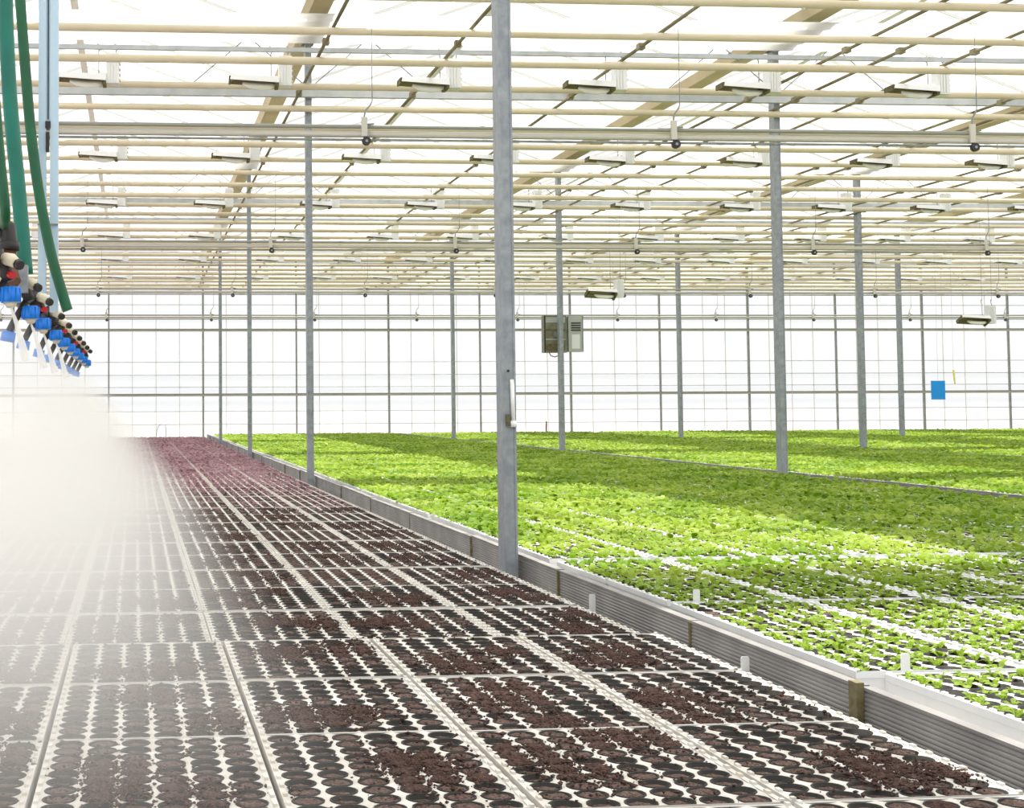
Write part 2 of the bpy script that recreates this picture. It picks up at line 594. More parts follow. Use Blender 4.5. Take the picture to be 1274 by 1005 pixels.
LAMP_DZ = .02
lamp0, lamp1 = make_lamp(), make_lamp(False)
used = set()
ROWY = [10.80 + 3.316 * k for k in range(0, 7)]
LRZ = ZC + 2.625
lx_rows = {0: [-.376 + 1.262 * i for i in range(-2, 6)]}
for r_, ly in enumerate(ROWY):
    tag(MB().box((XL, -.016, -.016), (XR, .016, .016)).build('lamp_rail', 'galv_light', None, (0, ly, LRZ)),
        'slim grey rail across the house from which grow lamps hang', 'rail', 'lamp rails')
    for i in range(-2, 16):
        lx = -.33 + 1.262 * i + (.04 if r_ % 2 else 0)
        if not in_view(lx, ly, ZC + 2.45, 20):
            continue
        src = lamp0 if r_ < 3 else lamp1
        if src.name in used:
            o = copy_tree(src)
        else:
            o = src
            used.add(src.name)
        for rx in RODX:                    # keep the ballast box and hooks clear of the rods
            if .025 < rx - lx < .25:
                lx = rx - .255 if rx - lx > .14 else rx - .02
        o.location = (lx, ly, LRZ - .19)
        o.rotation_euler = (0, 0, random.uniform(-.05, .05))
        tag(o, 'white grow lamp with an upright ballast box, hanging from a lamp rail', 'lamp', 'grow lamps hung under the roof')
for (lx, ly, lz, lab) in ((5.70, 17.647, ZC + 1.385, 'grow lamp hanging low beside the control cabinets, cream ballast box'),
                          (10.43, 17.647, ZC + 1.065, 'grow lamp hanging low above the blue sticky trap')):
    o = copy_tree(lamp0)
    o.location = (lx, ly, lz)
    tag(o, lab, 'lamp')
    if 'group' in o:
        del o['group']
    for ch in o.children:
        if ch.name.split('.')[0] in ('reflector_hood', 'bulb', 'end_clip', 'lamp_socket'):
            ch.rotation_euler = (-.45, 0, 0)
    for xx in (.06, .185):
        MB().tube([(xx, 0, .2), (xx, 0, PIPE_Z - lz - .026)], .002, 5).build('drop_wire', 'wire', o)

# ------------------------------------------------------------------ boom rails with hangers
RAIL_Z = ZC + 1.69
for n, ry in enumerate((9.06, 15.50, 21.80, 28.05)):
    root = obj('boom_rail', None, None, (0, ry, RAIL_Z))
    tag(root, 'double tube boom rail with black wheeled hangers, running across the house', 'rail', 'boom rails')
    MB().tube([(XL, -.02, .034), (XR, -.02, .034)], .013, 10).build('top_tube', 'rail', root)
    MB().tube([(XL, 0, -.010), (XR, 0, -.010)], .021, 12).build('rail_tube', 'railpale', root)
    MB().box((XL, -.012, -.050), (XR, .012, -.0385)).build('rail_flange', 'galv_dark', root)
    for k in range(-4, 11):
        hx = X0 + .5 * DX * k + .02
        if not in_view(hx, ry, RAIL_Z, 30):
            continue
        h = obj('hanger', None, root, (hx, 0, 0))
        mb = MB()
        mb.tube([(-.012, -.035, -.05), (-.015, -.04, .07), (-.005, -.03, .13), (.03, -.01, .17), (.045, 0, .20),
                 (.045, 0, PIPE_Z - RAIL_Z - .03)], [.0055, .0055, .0055, .0055, .0035, .002], 7)
        mb.tube([(-.018, -.038, .045), (.05, -.038, .05)], .005, 6)
        mb.build('hook_rod', 'galv_dark', h)
        MB().box((-.03, -.05, -.03), (.006, -.032, .09)).build('hanger_plate', 'railpale', h)
        mb = MB()
        mb.tube([(0, -.058, -.06), (0, -.03, -.06)], .027, 14)
        w = mb.build('wheel', 'black', h)
        MB().tube([(0, -.061, -.06), (0, -.058, -.06)], .009, 8).build('hub', 'galv', w)

# ------------------------------------------------------------------ low ribbed dividers between the beds
DIV_TOP = .137
def divider(xd, joints, label, post_at):
    root = obj('bed_divider', None, None, (xd, joints[0], 0))
    tag(root, label, 'divider')
    for a, b in zip(joints[:-1], joints[1:]):
        L = b - a - .012
        nr = 13
        prof = [(0.020, 0.004), (0.0, .004)]
        for i in range(nr):
            z = .007 + i * .0093
            prof += [(0.0, z), (-.0024, z + .0025), (-.0024, z + .006), (0.0, z + .0085)]
        prof += [(0.0, DIV_TOP - .008), (-.004, DIV_TOP - .006), (-.004, DIV_TOP), (.022, DIV_TOP), (.022, DIV_TOP - .006), (.020, DIV_TOP - .006)]
        p = MB().prism(prof, 'y', 0, L).build('ribbed_panel', 'alu', root, (random.uniform(-.003, .003), a - joints[0] + .006, 0))
        p.rotation_euler = (random.uniform(-.003, .003), random.uniform(-.03, .03), random.uniform(-.003, .003))
    for j in joints[1:-1]:
        big = abs(j - post_at) < .01
        hh = DIV_TOP + (.008 if big else -.004)
        w = .017 if big else .005
        MB().box((-.014 if big else -.006, -w, 0), (.002, w, hh)).build('joint_post', 'rust', root, (0, j - joints[0], 0))
    return root


jn = [1.7, 2.895, 3.80, 5.02, 6.35, 7.78, 9.1]
while jn[-1] < YW - 1.4:
    jn.append(jn[-1] + 1.33)
divider(1.440, jn, 'low grey ribbed divider between the dark soil trays and green seedlings', 2.895)
j2 = [5.0 + 1.33 * k for k in range(20)]
divider(X0 + DX + .05, [j for j in j2 if j < YW], 'low grey ribbed divider running between the two green seedling beds', -1)
for k in (2, 3):
    divider(X0 + k * DX + .05, [j for j in j2 if 9 < j < YW], ('low ribbed divider buried in the second green bed behind the cabinets',
            'low ribbed divider furthest into the green seedlings near the blue trap')[k - 2], -1)

# ------------------------------------------------------------------ seed trays
TW, TL, TH = .386, .556, .070
NXC, NYC = 6, 10
PXC, PYC = .0612, .0552
HR = .0257
SEG = 14


def hole_pts(cx, cy, r, n=SEG):
    return [(cx + r * 1.015 * math.cos(2 * PI * i / n), cy + r * math.sin(2 * PI * i / n)) for i in range(n)]


def cells():
    for i in range(NXC):
        for j in range(NYC):
            yield ((i - (NXC - 1) / 2) * PXC, (j - (NYC - 1) / 2) * PYC)


def tray_mesh(name, m):
    mb = MB()
    for cx, cy in cells():
        inner = hole_pts(cx, cy, HR)
        outer = []
        for i in range(SEG):
            a = 2 * PI * i / SEG
            c, s = math.cos(a), math.sin(a)
            k = min(PXC / 2 / max(abs(c), 1e-6), PYC / 2 / max(abs(s), 1e-6))
            outer.append((cx + k * c, cy + k * s))
        dip = [.002 * abs(math.sin(2 * PI * i / SEG)) ** 6 for i in range(SEG)]      # the ridge sags a little between the cells of a row
        vs = [(x, y, TH - .0015 - d) for (x, y), d in zip(inner, dip)] + \
             [(x, y, TH + .0018 * (math.hypot(x - cx, y - cy) - HR) / .012 - d * .9) for (x, y), d in zip(outer, dip)]
        # square corners
        cor = [(cx + sx * PXC / 2, cy + sy * PYC / 2, TH + .0022) for sx, sy in ((1, 1), (-1, 1), (-1, -1), (1, -1))]
        fs = [(i, SEG + i, SEG + (i + 1) % SEG, (i + 1) % SEG) for i in range(SEG)]
        o = len(vs)
        vs += cor
        for q, (sx, sy) in enumerate(((1, 1), (-1, 1), (-1, -1), (1, -1))):
            a = math.atan2(sy, sx) % (2 * PI)
            i = int(a / (2 * PI / SEG))
            fs.append((SEG + i, o + q, SEG + (i + 1) % SEG))
        mb.add(vs, fs)
    hx, hy = NXC * PXC / 2, NYC * PYC / 2
    ox, oy = TW / 2, TL / 2
    # flange round the cell field, outer wall
    ring = [(hx, hy), (-hx, hy), (-hx, -hy), (hx, -hy)]
    rim = [(ox, oy), (-ox, oy), (-ox, -oy), (ox, -oy)]
    vs = [(x, y, TH + .002) for x, y in ring] + [(x, y, TH + .003) for x, y in rim] + \
         [(x, y, TH - .012) for x, y in rim] + [(x * .985, y * .985, TH - .014) for x, y in rim] + [(x * .965, y * .975, .0) for x, y in rim]
    fs = []
    for l in range(4):
        fs += [(l * 4 + i, l * 4 + (i + 1) % 4, (l + 1) * 4 + (i + 1) % 4, (l + 1) * 4 + i) for i in range(4)]
    fs.append((16, 17, 18, 19))
    mb.add(vs, [f[::-1] for f in fs])
    # small scalloped teeth along the long edges
    for sx in (1, -1):
        for j in range(NYC + 1):
            y = (j - NYC / 2) * PYC
            mb.box((min(sx * hx, sx * (hx + .007)), max(-oy, y - .008), TH + .0015), (max(sx * hx, sx * (hx + .007)), min(oy, y + .008), TH + .007))
    # ribs on the outer walls
    for sy in (1, -1):
        for i in range(1, NXC):
            x = (i - NXC / 2) * PXC
            mb.box((x - .004, sy * oy * .985 - .002, .012), (x + .004, sy * oy * .985 + .002, TH - .014))
    return mb.mesh(name, m)


def liner_mesh(name):
    mb = MB()
    for cx, cy in cells():
        # round black pot: a rim standing proud of the tray, then the tapering wall and the bottom
        rings = [hole_pts(cx, cy, HR + .0011), hole_pts(cx, cy, HR + .0007), hole_pts(cx, cy, HR - .0016), hole_pts(cx, cy, HR - .006)]
        zz = (TH - .003, TH + .0010, TH + .0006, .018)
        vs = [(x, y, z) for r_, z in zip(rings, zz) for x, y in r_]
        fs = [(l * SEG + i, l * SEG + (i + 1) % SEG, (l + 1) * SEG + (i + 1) % SEG, (l + 1) * SEG + i) for l in range(3) for i in range(SEG)]
        fs.append(tuple(3 * SEG + i for i in range(SEG)))
        mb.add(vs, fs, 0, True)
    return mb.mesh(name, 'liner')


def plug_geo(mb, cx, cy, z, r, rough, dome, m=0):
    n = 12
    vs = [(cx, cy, z + dome + random.uniform(-rough, rough))]
    for k, q in ((.4, .8), (.75, .5), (1., 0.)):
        for i in range(n):
            a = 2 * PI * (i + .5 * (q == .5)) / n
            rr = r * k * random.uniform(.93, 1.0)
            vs.append((cx + rr * math.cos(a), cy + rr * math.sin(a), z + dome * q + (random.uniform(-rough, rough) if k < 1 else -.001)))
    fs = [(0, 1 + i, 1 + (i + 1) % n) for i in range(n)]
    for l in range(2):
        o = 1 + l * n
        fs += [(o + i, o + n + i, o + n + (i + 1) % n, o + (i + 1) % n) for i in range(n)]
    mb.add(vs, fs, m)


plug_low = []
plug_mid = []
plug_high = []
for q in range(4):
    for lst, dome, rough, r, m in ((plug_low, .0015, .0014, .0246, 'soil'), (plug_mid, .003, .002, .0254, 'soil'), (plug_high, .007, .003, .0285, 'soil_wet')):
        mb = MB()
        plug_geo(mb, 0, 0, 0, r, rough, dome)
        lst.append(mb.mesh('soil_plug', m))


def joined_soil(name, low, high):
    mb = MB()
    for cx, cy in cells():
        d = math.hypot(cx / .19, cy / .28)
        u = random.random()
        if u < high * (1.3 - d):
            plug_geo(mb, cx, cy, TH - .001, .0285, .003, .006, 1)
        elif u > 1 - low:
            plug_geo(mb, cx, cy, TH - .006, .0248, .0014, .0015, 0)
        else:
            plug_geo(mb, cx, cy, TH - .002, .0256, .002, .003, 0)
    return mb.mesh(name, 'soil', 'soil_wet')


def crumbs(name, hots, n):
    mb = MB()
    for _ in range(n):
        h = random.choice(hots)
        x, y = random.gauss(h[0], .05 * h[2]), random.gauss(h[1], .065 * h[2])
        if random.random() < .18:
            x, y = random.uniform(-.18, .18), random.uniform(-.27, .27)
        if abs(x) > TW / 2 - .004 or abs(y) > TL / 2 - .004:
            continue
        s = abs(random.gauss(.0019, .0013)) + .0009
        z = TH + .0012 + s * .2 + random.uniform(0, .003)
        vs = [(x + s * random.uniform(.6, 1.6), y, z), (x, y + s * random.uniform(.6, 1.6), z), (x - s * random.uniform(.6, 1.6), y, z),
              (x, y - s * random.uniform(.6, 1.6), z), (x, y, z + s * random.uniform(.4, .8)), (x, y, z - s)]
        mb.add(vs, [(0, 1, 4), (1, 2, 4), (2, 3, 4), (3, 0, 4), (1, 0, 5), (2, 1, 5), (3, 2, 5), (0, 3, 5)])
    return mb.mesh(name, 'soil_wet')


tray_me = tray_mesh('seed_tray', 'foam')
tray_me2 = tray_mesh('seedling_tray', 'foam2')
liner_me = liner_mesh('cell_liner')
soil_me = [joined_soil('soil', .30, .25), joined_soil('soil', .15, .45), joined_soil('soil', .5, .12), joined_soil('soil', .25, .35)]
soil_me2 = [joined_soil('soil', .6, .0), joined_soil('soil', .7, .0)]
crumb_me = [crumbs('soil_crumbs', [(random.uniform(-.13, .13), random.uniform(-.2, .2), random.uniform(.6, 1.3)) for _ in range(3)], 600) for _ in range(4)]

# places of the trays: (x, y, rz)
left_spots, right_spots = [], []
rows = [(2.003, 2.0), (2.572, 2.6), (3.131, 2.6)]       # (centre, pair it belongs to)
fr = 3.42
while fr + 1.15 < YW - .2:
    rows += [(fr + .287, fr), (fr + .287 + .5595, fr)]
    fr += 1.157
for (yc, far) in rows:
    for c in range(0, 14):
        if yc < 3.9:
            xc = 1.412 - TW / 2 - c * .3965
        else:
            xc = 1.368 - TW / 2 - c * .3895
        yj = yc + .005 * math.sin(c * 2.3 + far)
        if any(in_view(xc + a, yj + b, TH, 330) for a in (-.2, 0, .2) for b in (-.29, -.1, .1, .29)):
            left_spots.append((xc + random.uniform(-.0008, .0008), yj, random.uniform(-.002, .002)))
fr = 1.935
rrows = []
while fr + 1.2 < YW - .25:
    rrows += [fr + .287, fr + .287 + .561]
    fr += 1.15 if fr < 4 else 1.16
    if 5.2 < fr < 5.5:
        fr = 5.46
for b in range(5):
    xa = X0 + b * DX + .14
    for yc in rrows:
        for c in range(9):
            xc = xa + TW / 2 + c * .4045 + (.045 if (b == 0 and yc < 3.1) else 0)
            if any(in_view(xc + a, yc + b, BED_Z + TH, 330) for a in (-.2, 0, .2) for b in (-.29, -.1, .1, .29)):
                right_spots.append((xc + random.uniform(-.005, .005), yc + random.uniform(-.001, .001), random.uniform(-.003, .003)))
def seen(p, z):
    return any(in_view(p[0] + a, p[1] + b, z, 12) for a in (-.2, 0, .2) for b in (-.29, -.1, .1, .29))


left_spots.sort(key=lambda p: p[1] + (0 if seen(p, TH) else 1000))
right_spots.sort(key=lambda p: math.hypot(p[0], p[1]) + (0 if seen(p, BED_Z + TH) else 1000))
n_left, n_right = sum(seen(p, TH) for p in left_spots), sum(seen(p, BED_Z + TH) for p in right_spots)


def slab(mb, x, y, z):
    mb.box((x - TW / 2, y - TL / 2, z), (x + TW / 2, y + TL / 2, z + TH))


PLUG_Y = 4.9
nplug = 0
rest = MB()
for q, (x, y, rz) in enumerate(left_spots):
    if q >= min(300, n_left):
        slab(rest, x, y, .004)
        rest.box((x - TW / 2 + .012, y - TL / 2 + .012, TH + .004), (x + TW / 2 - .012, y + TL / 2 - .012, TH + .005), 1)
        continue
    t = obj('seed_tray', tray_me, None, (x, y, .004), rz)
    fi = int(round((1.19 - x) / .393))
    where = ('in the file against the ribbed divider', 'in the second file from the ribbed divider', 'in the third file from the ribbed divider',
             'in the file at the edge of the mist')[fi] if fi < 4 else 'in the files under the spray mist'
    if y < 9.2:
        tag(t, 'white foam tray of bare dark soil ' + where, 'tray', 'bare soil trays ' + where)
    else:
        tag(t, 'white foam tray of purple lettuce seedlings ' + where, 'tray', 'purple seedling trays ' + where)
    if y < 12:
        obj('cell_liner', liner_me, t)['kind'] = 'stuff'
    if 2.3 < y < PLUG_Y:
        hots = [(random.uniform(-.14, .14), random.uniform(-.22, .22), random.uniform(.5, 1.1)) for _ in range(3)]
        for cx, cy in cells():
            d = min(math.hypot((cx - h[0]) / .10, (cy - h[1]) / .12) / h[2] for h in hots)
            u = random.random()
            if d < random.uniform(.5, 1.0):
                me, z = random.choice(plug_high), TH - .001
            elif u < (.75 if d > 1.7 else .4):
                me, z = random.choice(plug_low), TH - random.uniform(.004, .0085)
            else:
                me, z = random.choice(plug_mid), TH - random.uniform(.0015, .003)
            obj('soil_plug', me, t, (cx, cy, z), random.uniform(0, 6.28))
            nplug += 1
        obj('soil_crumbs', crumbs('soil_crumbs', hots, 1100), t)['kind'] = 'stuff'
    else:
        obj('soil', random.choice(soil_me), t)['kind'] = 'stuff'
        if y < 9 and random.random() < .7:
            obj('soil_crumbs', random.choice(crumb_me), t, None, random.choice((0, PI)))['kind'] = 'stuff'
if rest.v:
    tag(rest.build('seed_tray_rest', ('foam', 'soil')), 'far rows of white foam trays under the purple seedlings', 'trays', kind='stuff')

rest = MB()
for q, (x, y, rz) in enumerate(right_spots):
    if q >= min(300, n_right):
        slab(rest, x, y, BED_Z)
        rest.box((x - TW / 2 + .02, y - TL / 2 + .02, BED_Z + TH), (x + TW / 2 - .02, y + TL / 2 - .02, BED_Z + TH + .001), 1)
        continue
    t = obj('seedling_tray', tray_me2, None, (x, y, BED_Z), rz)
    fi = int((x - 1.54) / .4045)
    where = ('in the file along the ribbed divider', 'in the second file beyond the ribbed divider', 'in the third file beyond the ribbed divider')[fi] \
        if fi < 3 else ('in the wide middle of the first green bed' if x < 5.2 else 'in the green beds beyond the second divider')
    tag(t, 'white plastic tray of green lettuce seedlings ' + where, 'tray', 'green seedling trays ' + where)
    if y < 9:
        obj('cell_liner', liner_me, t)['kind'] = 'stuff'
    if y < 3.8 and x < 2.4:
        for cx, cy in cells():
            obj('soil_plug', random.choice(plug_low), t, (cx, cy, TH - random.uniform(.008, .014)), random.uniform(0, 6.28))
            nplug += 1
    else:
        obj('soil', random.choice(soil_me2), t)['kind'] = 'stuff'
if rest.v:
    tag(rest.build('seedling_tray_rest', ('foam2', 'soil')), 'far rows of white trays under the green seedlings', 'trays', kind='stuff')

# ------------------------------------------------------------------ seedlings
def leaf_geo(n, L, W, rng, spread, lift):
    """n leaves round one stem: returns verts (n*6,3) and quads (n*2,4) of folded kite leaves"""
    a = rng.uniform(0, 2 * PI) + np.arange(n) * 2.4 + rng.normal(0, .3, n)
    l = L * rng.uniform(.7, 1.2, n)
    w = W * rng.uniform(.8, 1.2, n)
    tilt = rng.uniform(lift[0], lift[1], n)
    bend = tilt - rng.uniform(.3, .8, n)
    V = []
    for k in range(n):
        c, s = math.cos(a[k]), math.sin(a[k])
        d = np.array((c, s, 0))
        p = np.array((-s, c, 0))
        z = np.array((0, 0, 1.))
        b = d * spread * rng.uniform(.3, 1)
        m = b + (d * math.cos(tilt[k]) + z * math.sin(tilt[k])) * l[k] * .55
        t = m + (d * math.cos(bend[k]) + z * math.sin(bend[k])) * l[k] * .45
        fold = z * w[k] * .22
        V += [b - p * w[k] * .12, b + p * w[k] * .12, m - p * w[k] * .5 + fold, m + p * w[k] * .5 + fold,
              t - p * w[k] * .28 + fold * .4, t + p * w[k] * .28 + fold * .4]
    Fq = []
    for k in range(n):
        o = 6 * k
        Fq += [(o, o + 1, o + 3, o + 2), (o + 2, o + 3, o + 5, o + 4)]
    return np.array(V), np.array(Fq)


def batch(positions, sizes, nleaf, name, m, lift=(.35, 1.1), wr=.62):
    NV = 24
    tv = [leaf_geo(nleaf, 1., wr, rng, .12, lift) for _ in range(NV)]
    pick = rng.integers(0, NV, len(positions))
    V = np.stack([t[0] for t in tv])[pick]
    fq = tv[0][1]
    V = V * sizes[:, None, None]
    ang = rng.uniform(0, 2 * PI, len(positions))
    c, s = np.cos(ang)[:, None], np.sin(ang)[:, None]
    X = V[..., 0] * c - V[..., 1] * s
    Y = V[..., 0] * s + V[..., 1] * c
    V = np.stack([X, Y, V[..., 2]], -1) + positions[:, None, :]
    nv = V.shape[1]
    Fc = fq[None] + (np.arange(len(positions)) * nv)[:, None, None]
    return V.reshape(-1, 3), Fc.reshape(-1, 4)


def spots_cells(spots, zoff):
    c = np.array(list(cells()))
    P = []
    for x, y, rz in spots:
        cs, sn = math.cos(rz), math.sin(rz)
        P.append(np.column_stack([x + c[:, 0] * cs - c[:, 1] * sn, y + c[:, 0] * sn + c[:, 1] * cs, np.full(len(c), zoff)]))
    return np.concatenate(P)


P = spots_cells(right_spots, BED_Z + TH - .006)
P = P[rng.random(len(P)) > .05]
P[:, :2] += rng.normal(0, .005, (len(P), 2))
keep = np.array([in_view(*p, 330) for p in P])
P = P[keep]
dist = np.hypot(P[:, 0], P[:, 1])
vis = np.array([in_view(*p, 4) for p in P])
order = np.argsort(dist + 1000 * ~vis)        # the ones in view first, from near to far
P, dist = P[order], dist[order]
# how far along each seedling is: younger near the front edge of the bed
grow = np.clip((P[:, 1] - 2.6) / 5.2, 0, 1)
patch = .5 + .5 * np.sin(P[:, 0] * 1.7 + 1.3) * np.sin(P[:, 1] * 1.1 + .4)
size = .024 + .016 * grow + .004 * patch * grow + rng.normal(0, .0025, len(P))
size = np.clip(size, .014, .05)
me_var = []
for q in range(10):
    v, f = leaf_geo(5 + q % 3, 1., .62, rng, .12, (.3, 1.0))
    vs, fs = v, f
    stem = MB().tube([(0, 0, -.35), (0, 0, .12)], .06, 5)
    mb = MB()
    mb.add([tuple(p) for p in vs], [tuple(i) for i in fs], 0, False)
    mb.add(stem.v, stem.f, 0)
    me_var.append(mb.mesh('lettuce_seedling', 'green1'))
NI = 300
for i in range(NI):
    s = size[i]
    o = obj('lettuce_seedling', random.choice(me_var), None, tuple(P[i]), random.uniform(0, 6.28), (s, s, s))
    tag(o, 'young green lettuce seedling in a cell of the front tray right of the divider', 'seedling', 'green seedlings of the front trays')
P, size, dist = P[NI:], size[NI:], dist[NI:]
Vs, Fs, off = [], [], 0
for lo, hi, nl, k in ((0, 6.5, 5, 1.0), (6.5, 12, 5, 1.05), (12, 19, 4, 1.12), (19, 60, 3, 1.25)):
    sel = (dist >= lo) & (dist < hi)
    if not sel.any():
        continue
    v, f = batch(P[sel], size[sel] * k, nl, 'g', 'green2', (.3, 1.1), .66)
    Vs.append(v)
    Fs.append(f + off)
    off += len(v)
tag(obj('lettuce_seedlings', np_mesh('lettuce_seedlings', np.concatenate(Vs), np.concatenate(Fs), ['green2'])),
    'carpet of bright green lettuce seedlings filling the beds behind the front trays', 'seedlings', kind='stuff')

# purple red lettuce in the far part of the soil bed
P = spots_cells([p for p in left_spots if p[1] > 8.6], TH - .002)
keep = np.array([in_view(*p, 330) for p in P])
P = P[keep]
g = np.clip((P[:, 1] - 8.6) / 5.0, 0, 1)
P, g = P[rng.random(len(P)) < .35 + .65 * g], g[:0]
P[:, :2] += rng.normal(0, .004, (len(P), 2))
g = np.clip((P[:, 1] - 8.6) / 9.0, 0, 1)
size = np.clip(.021 + .022 * g + rng.normal(0, .003, len(P)), .012, .05)
order = np.argsort(P[:, 1] + 1000 * np.array([not in_view(*p, 4) or p[0] < .1 for p in P]))
P, size = P[order], size[order]
me_var = []
for q in range(6):
    v, f = leaf_geo(4, 1., .66, rng, .12, (.2, .9))
    mb = MB().add([tuple(p) for p in v], [tuple(i) for i in f])
    st = MB().tube([(0, 0, -.35), (0, 0, .12)], .06, 5)
    mb.add(st.v, st.f)
    me_var.append(mb.mesh('red_lettuce_seedling', 'purple'))
for i in range(min(NI, len(P))):
    s = size[i]
    o = obj('red_lettuce_seedling', random.choice(me_var), None, tuple(P[i]), random.uniform(0, 6.28), (s, s, s))
    tag(o, 'small purple red lettuce seedling in the first rows behind the bare soil', 'seedling', 'first purple seedlings')
v, f = batch(P[NI:], size[NI:] * 1.1, 4, 'p', 'purple', (.2, .9), .7)
tag(obj('red_lettuce_seedlings', np_mesh('red_lettuce_seedlings', v, f, ['purple'])),
    'carpet of purple red lettuce seedlings at the far end of the soil bed', 'seedlings', kind='stuff')

# ------------------------------------------------------------------ white plant labels stuck in the seams
for x, y, zb, lab in ((1.417, 4.572, 0, 'white plastic plant label beside the divider, nearer the thick column'),
                      (1.419, 3.407, 0, 'white plastic plant label beside the divider, next to the olive joint post'),
                      (1.615, 4.215, BED_Z, 'white plastic plant label in the seam between green seedling trays, further from the olive post'),
                      (1.640, 3.088, BED_Z, 'white plastic plant label in the seam behind the front green tray')):
    mb = MB()
    mb.prism([(-.010, zb + .002), (.010, zb + .002), (.010, zb + TH + .036), (.007, zb + TH + .040), (-.007, zb + TH + .040), (-.010, zb + TH + .036)],
             'y', -.0012, .0012)
    tag(mb.build('plant_label', 'white', None, (x, y, 0)), lab, 'label')

# ------------------------------------------------------------------ spray boom
BX, BZ = -.325, ZC + .365
boom = obj('spray_boom', None, None, (BX, 3.0, BZ))
tag(boom, 'spray boom on pale blue uprights with a row of blue-capped nozzles', 'spray boom')
bl = lambda x, y, z: (x - BX, y - 3.0, z - BZ)
MB().tube([bl(BX - .03, 2.4, BZ), bl(BX - .03, 9.75, BZ)], .017, 12).build('boom_pipe', 'black', boom)
MB().tube([bl(BX - .075, 2.4, BZ - .012), bl(BX - .075, 9.75, BZ - .012)], .012, 10).build('return_pipe', 'galv', boom)
# upright of two profile tubes with a slot between them, up to the cross beam
mb = MB()
mb.box(bl(-.3545, 5.42, BZ + .0), bl(-.3265, 5.46, ZC + 2.49))
mb.build('upright', 'bluealu', boom)
mb = MB()
mb.box(bl(-.3125, 5.42, BZ - .02), bl(-.2825, 5.46, ZC + 2.49))
mb.build('upright', 'bluealu', boom)
MB().box(bl(-.3265, 5.428, ZC + 1.04), bl(-.3125, 5.452, ZC + 2.49)).build('slot_web', 'bluealu', boom)
MB().box(bl(-.3215, 5.424, ZC + 1.05), bl(-.3175, 5.428, ZC + 2.45)).build('slot_groove', 'black', boom)
mb = MB()
mb.box(bl(-.329, 5.41, ZC + 1.015), bl(-.310, 5.455, ZC + 1.04))
mb.box(bl(-.327, 5.41, ZC + .93), bl(-.315, 5.44, ZC + 1.0))
mb.build('stop_block', 'black', boom)
for hz in (.66,):
    MB().box(bl(-.356, 5.41, ZC + hz), bl(-.281, 5.419, ZC + hz + .005)).build('tie_strap', 'galv_dark', boom)


def nozzle(y, k):
    n = obj('nozzle', None, boom, bl(BX, y, BZ))
    mb = MB()
    mb.tube([(-.03, 0, -.02), (-.03, 0, .03)], .026, 12)
    mb.tube([(-.03, 0, -.015), (0, 0, -.02), (.01, 0, -.05)], [.02, .02, .017], 10)
    mb.tube([(0, 0, -.05), (-.03, 0, -.10), (-.05, 0, -.14)], .011, 8)
    mb.build('nozzle_body', 'black', n)
    mb = MB()
    mb.tube([(0, -.012, .005), (.018, -.03, .0), (.034, -.046, -.012)], [.016, .017, .012], 10)
    mb.build('check_valve', 'creamp', n)
    mb = MB()
    mb.tube([(.034, -.046, -.012), (.042, -.055, -.016)], [.0145, .012], 8)
    mb.build('valve_knob', 'black', n)
    if k % 2:
        MB().tube([(.012, -.02, -.035), (.022, -.03, -.038)], .010, 9).build('red_button', 'red', n)
    mb = MB()
    mb.tube([(.012, -.006, -.066), (.014, -.008, -.104)], [.0235, .0245], 14)
    for q in range(8):
        w = 2 * PI * q / 8
        cx, cy = .013 + .0245 * math.cos(w), -.007 + .0245 * math.sin(w)
        mb.tube([(cx, cy, -.068), (cx, cy, -.102)], .003, 5)
    mb.build('blue_cap', 'blue', n)
    mb = MB()
    mb.tube([(.014, -.008, -.104), (.015, -.009, -.116)], [.018, .011], 10)
    mb.build('spray_tip', 'creamp', n)
    mb = MB()
    mb.tube([(-.05, 0, -.14), (-.056, 0, -.17)], [.021, .022], 12)
    mb.build('blue_cap', 'blue', n)
    if k < 3:
        mb = MB()
        mb.tube([(-.036, -.01, .03), (-.036, -.012, .055), (-.046, -.012, .07)], [.022, .024, .02], 12)
        mb.build('elbow', 'brown', n)


ny = [3.1, 3.74, 4.45, 5.05, 5.85, 6.5, 7.1, 7.7, 8.3, 8.9, 9.5]
for k, y in enumerate(ny):
    nozzle(y, k)
# black feed elbow with its brown lower fitting
feed = MB()
feed.tube([bl(-.40, 4.15, ZC + .485), bl(-.375, 4.15, ZC + .515), bl(-.355, 4.15, ZC + .50), bl(-.352, 4.15, ZC + .455), bl(-.35, 4.15, ZC + .44)], .024, 14)
feed.tube([bl(-.352, 4.15, ZC + .458), bl(-.352, 4.15, ZC + .435)], .030, 14)
feed.build('feed_elbow', 'black', boom)
fe = MB()
fe.tube([bl(-.351, 4.15, ZC + .437), bl(-.347, 4.15, ZC + .39), bl(-.335, 4.12, ZC + .345)], [.021, .018, .02], 12)
fe.build('feed_fitting', 'brown', boom)
MB().tube([bl(-.375, 4.08, ZC + .415), bl(-.345, 4.05, ZC + .375)], .012, 10).build('feed_valve', 'creamp', boom)
MB().box(bl(-.345, 4.36, ZC + .335), bl(-.315, 4.40, ZC + .415)).build('boom_bracket', 'galv', boom)


def hose(name, pts, r, m, lab):
    P_ = [Vector(p) for p in pts]
    out = []
    for i in range(len(P_) - 1):
        p0, p1, p2, p3 = P_[max(i - 1, 0)], P_[i], P_[i + 1], P_[min(i + 2, len(P_) - 1)]
        for k in range(6):
            t = k / 6
            out.append(.5 * ((2 * p1) + (-p0 + p2) * t + (2 * p0 - 5 * p1 + 4 * p2 - p3) * t * t + (-p0 + 3 * p1 - 3 * p2 + p3) * t ** 3))
    out.append(P_[-1])
    return tag(MB().tube(out, r, 14).build(name, m), lab, 'hose')


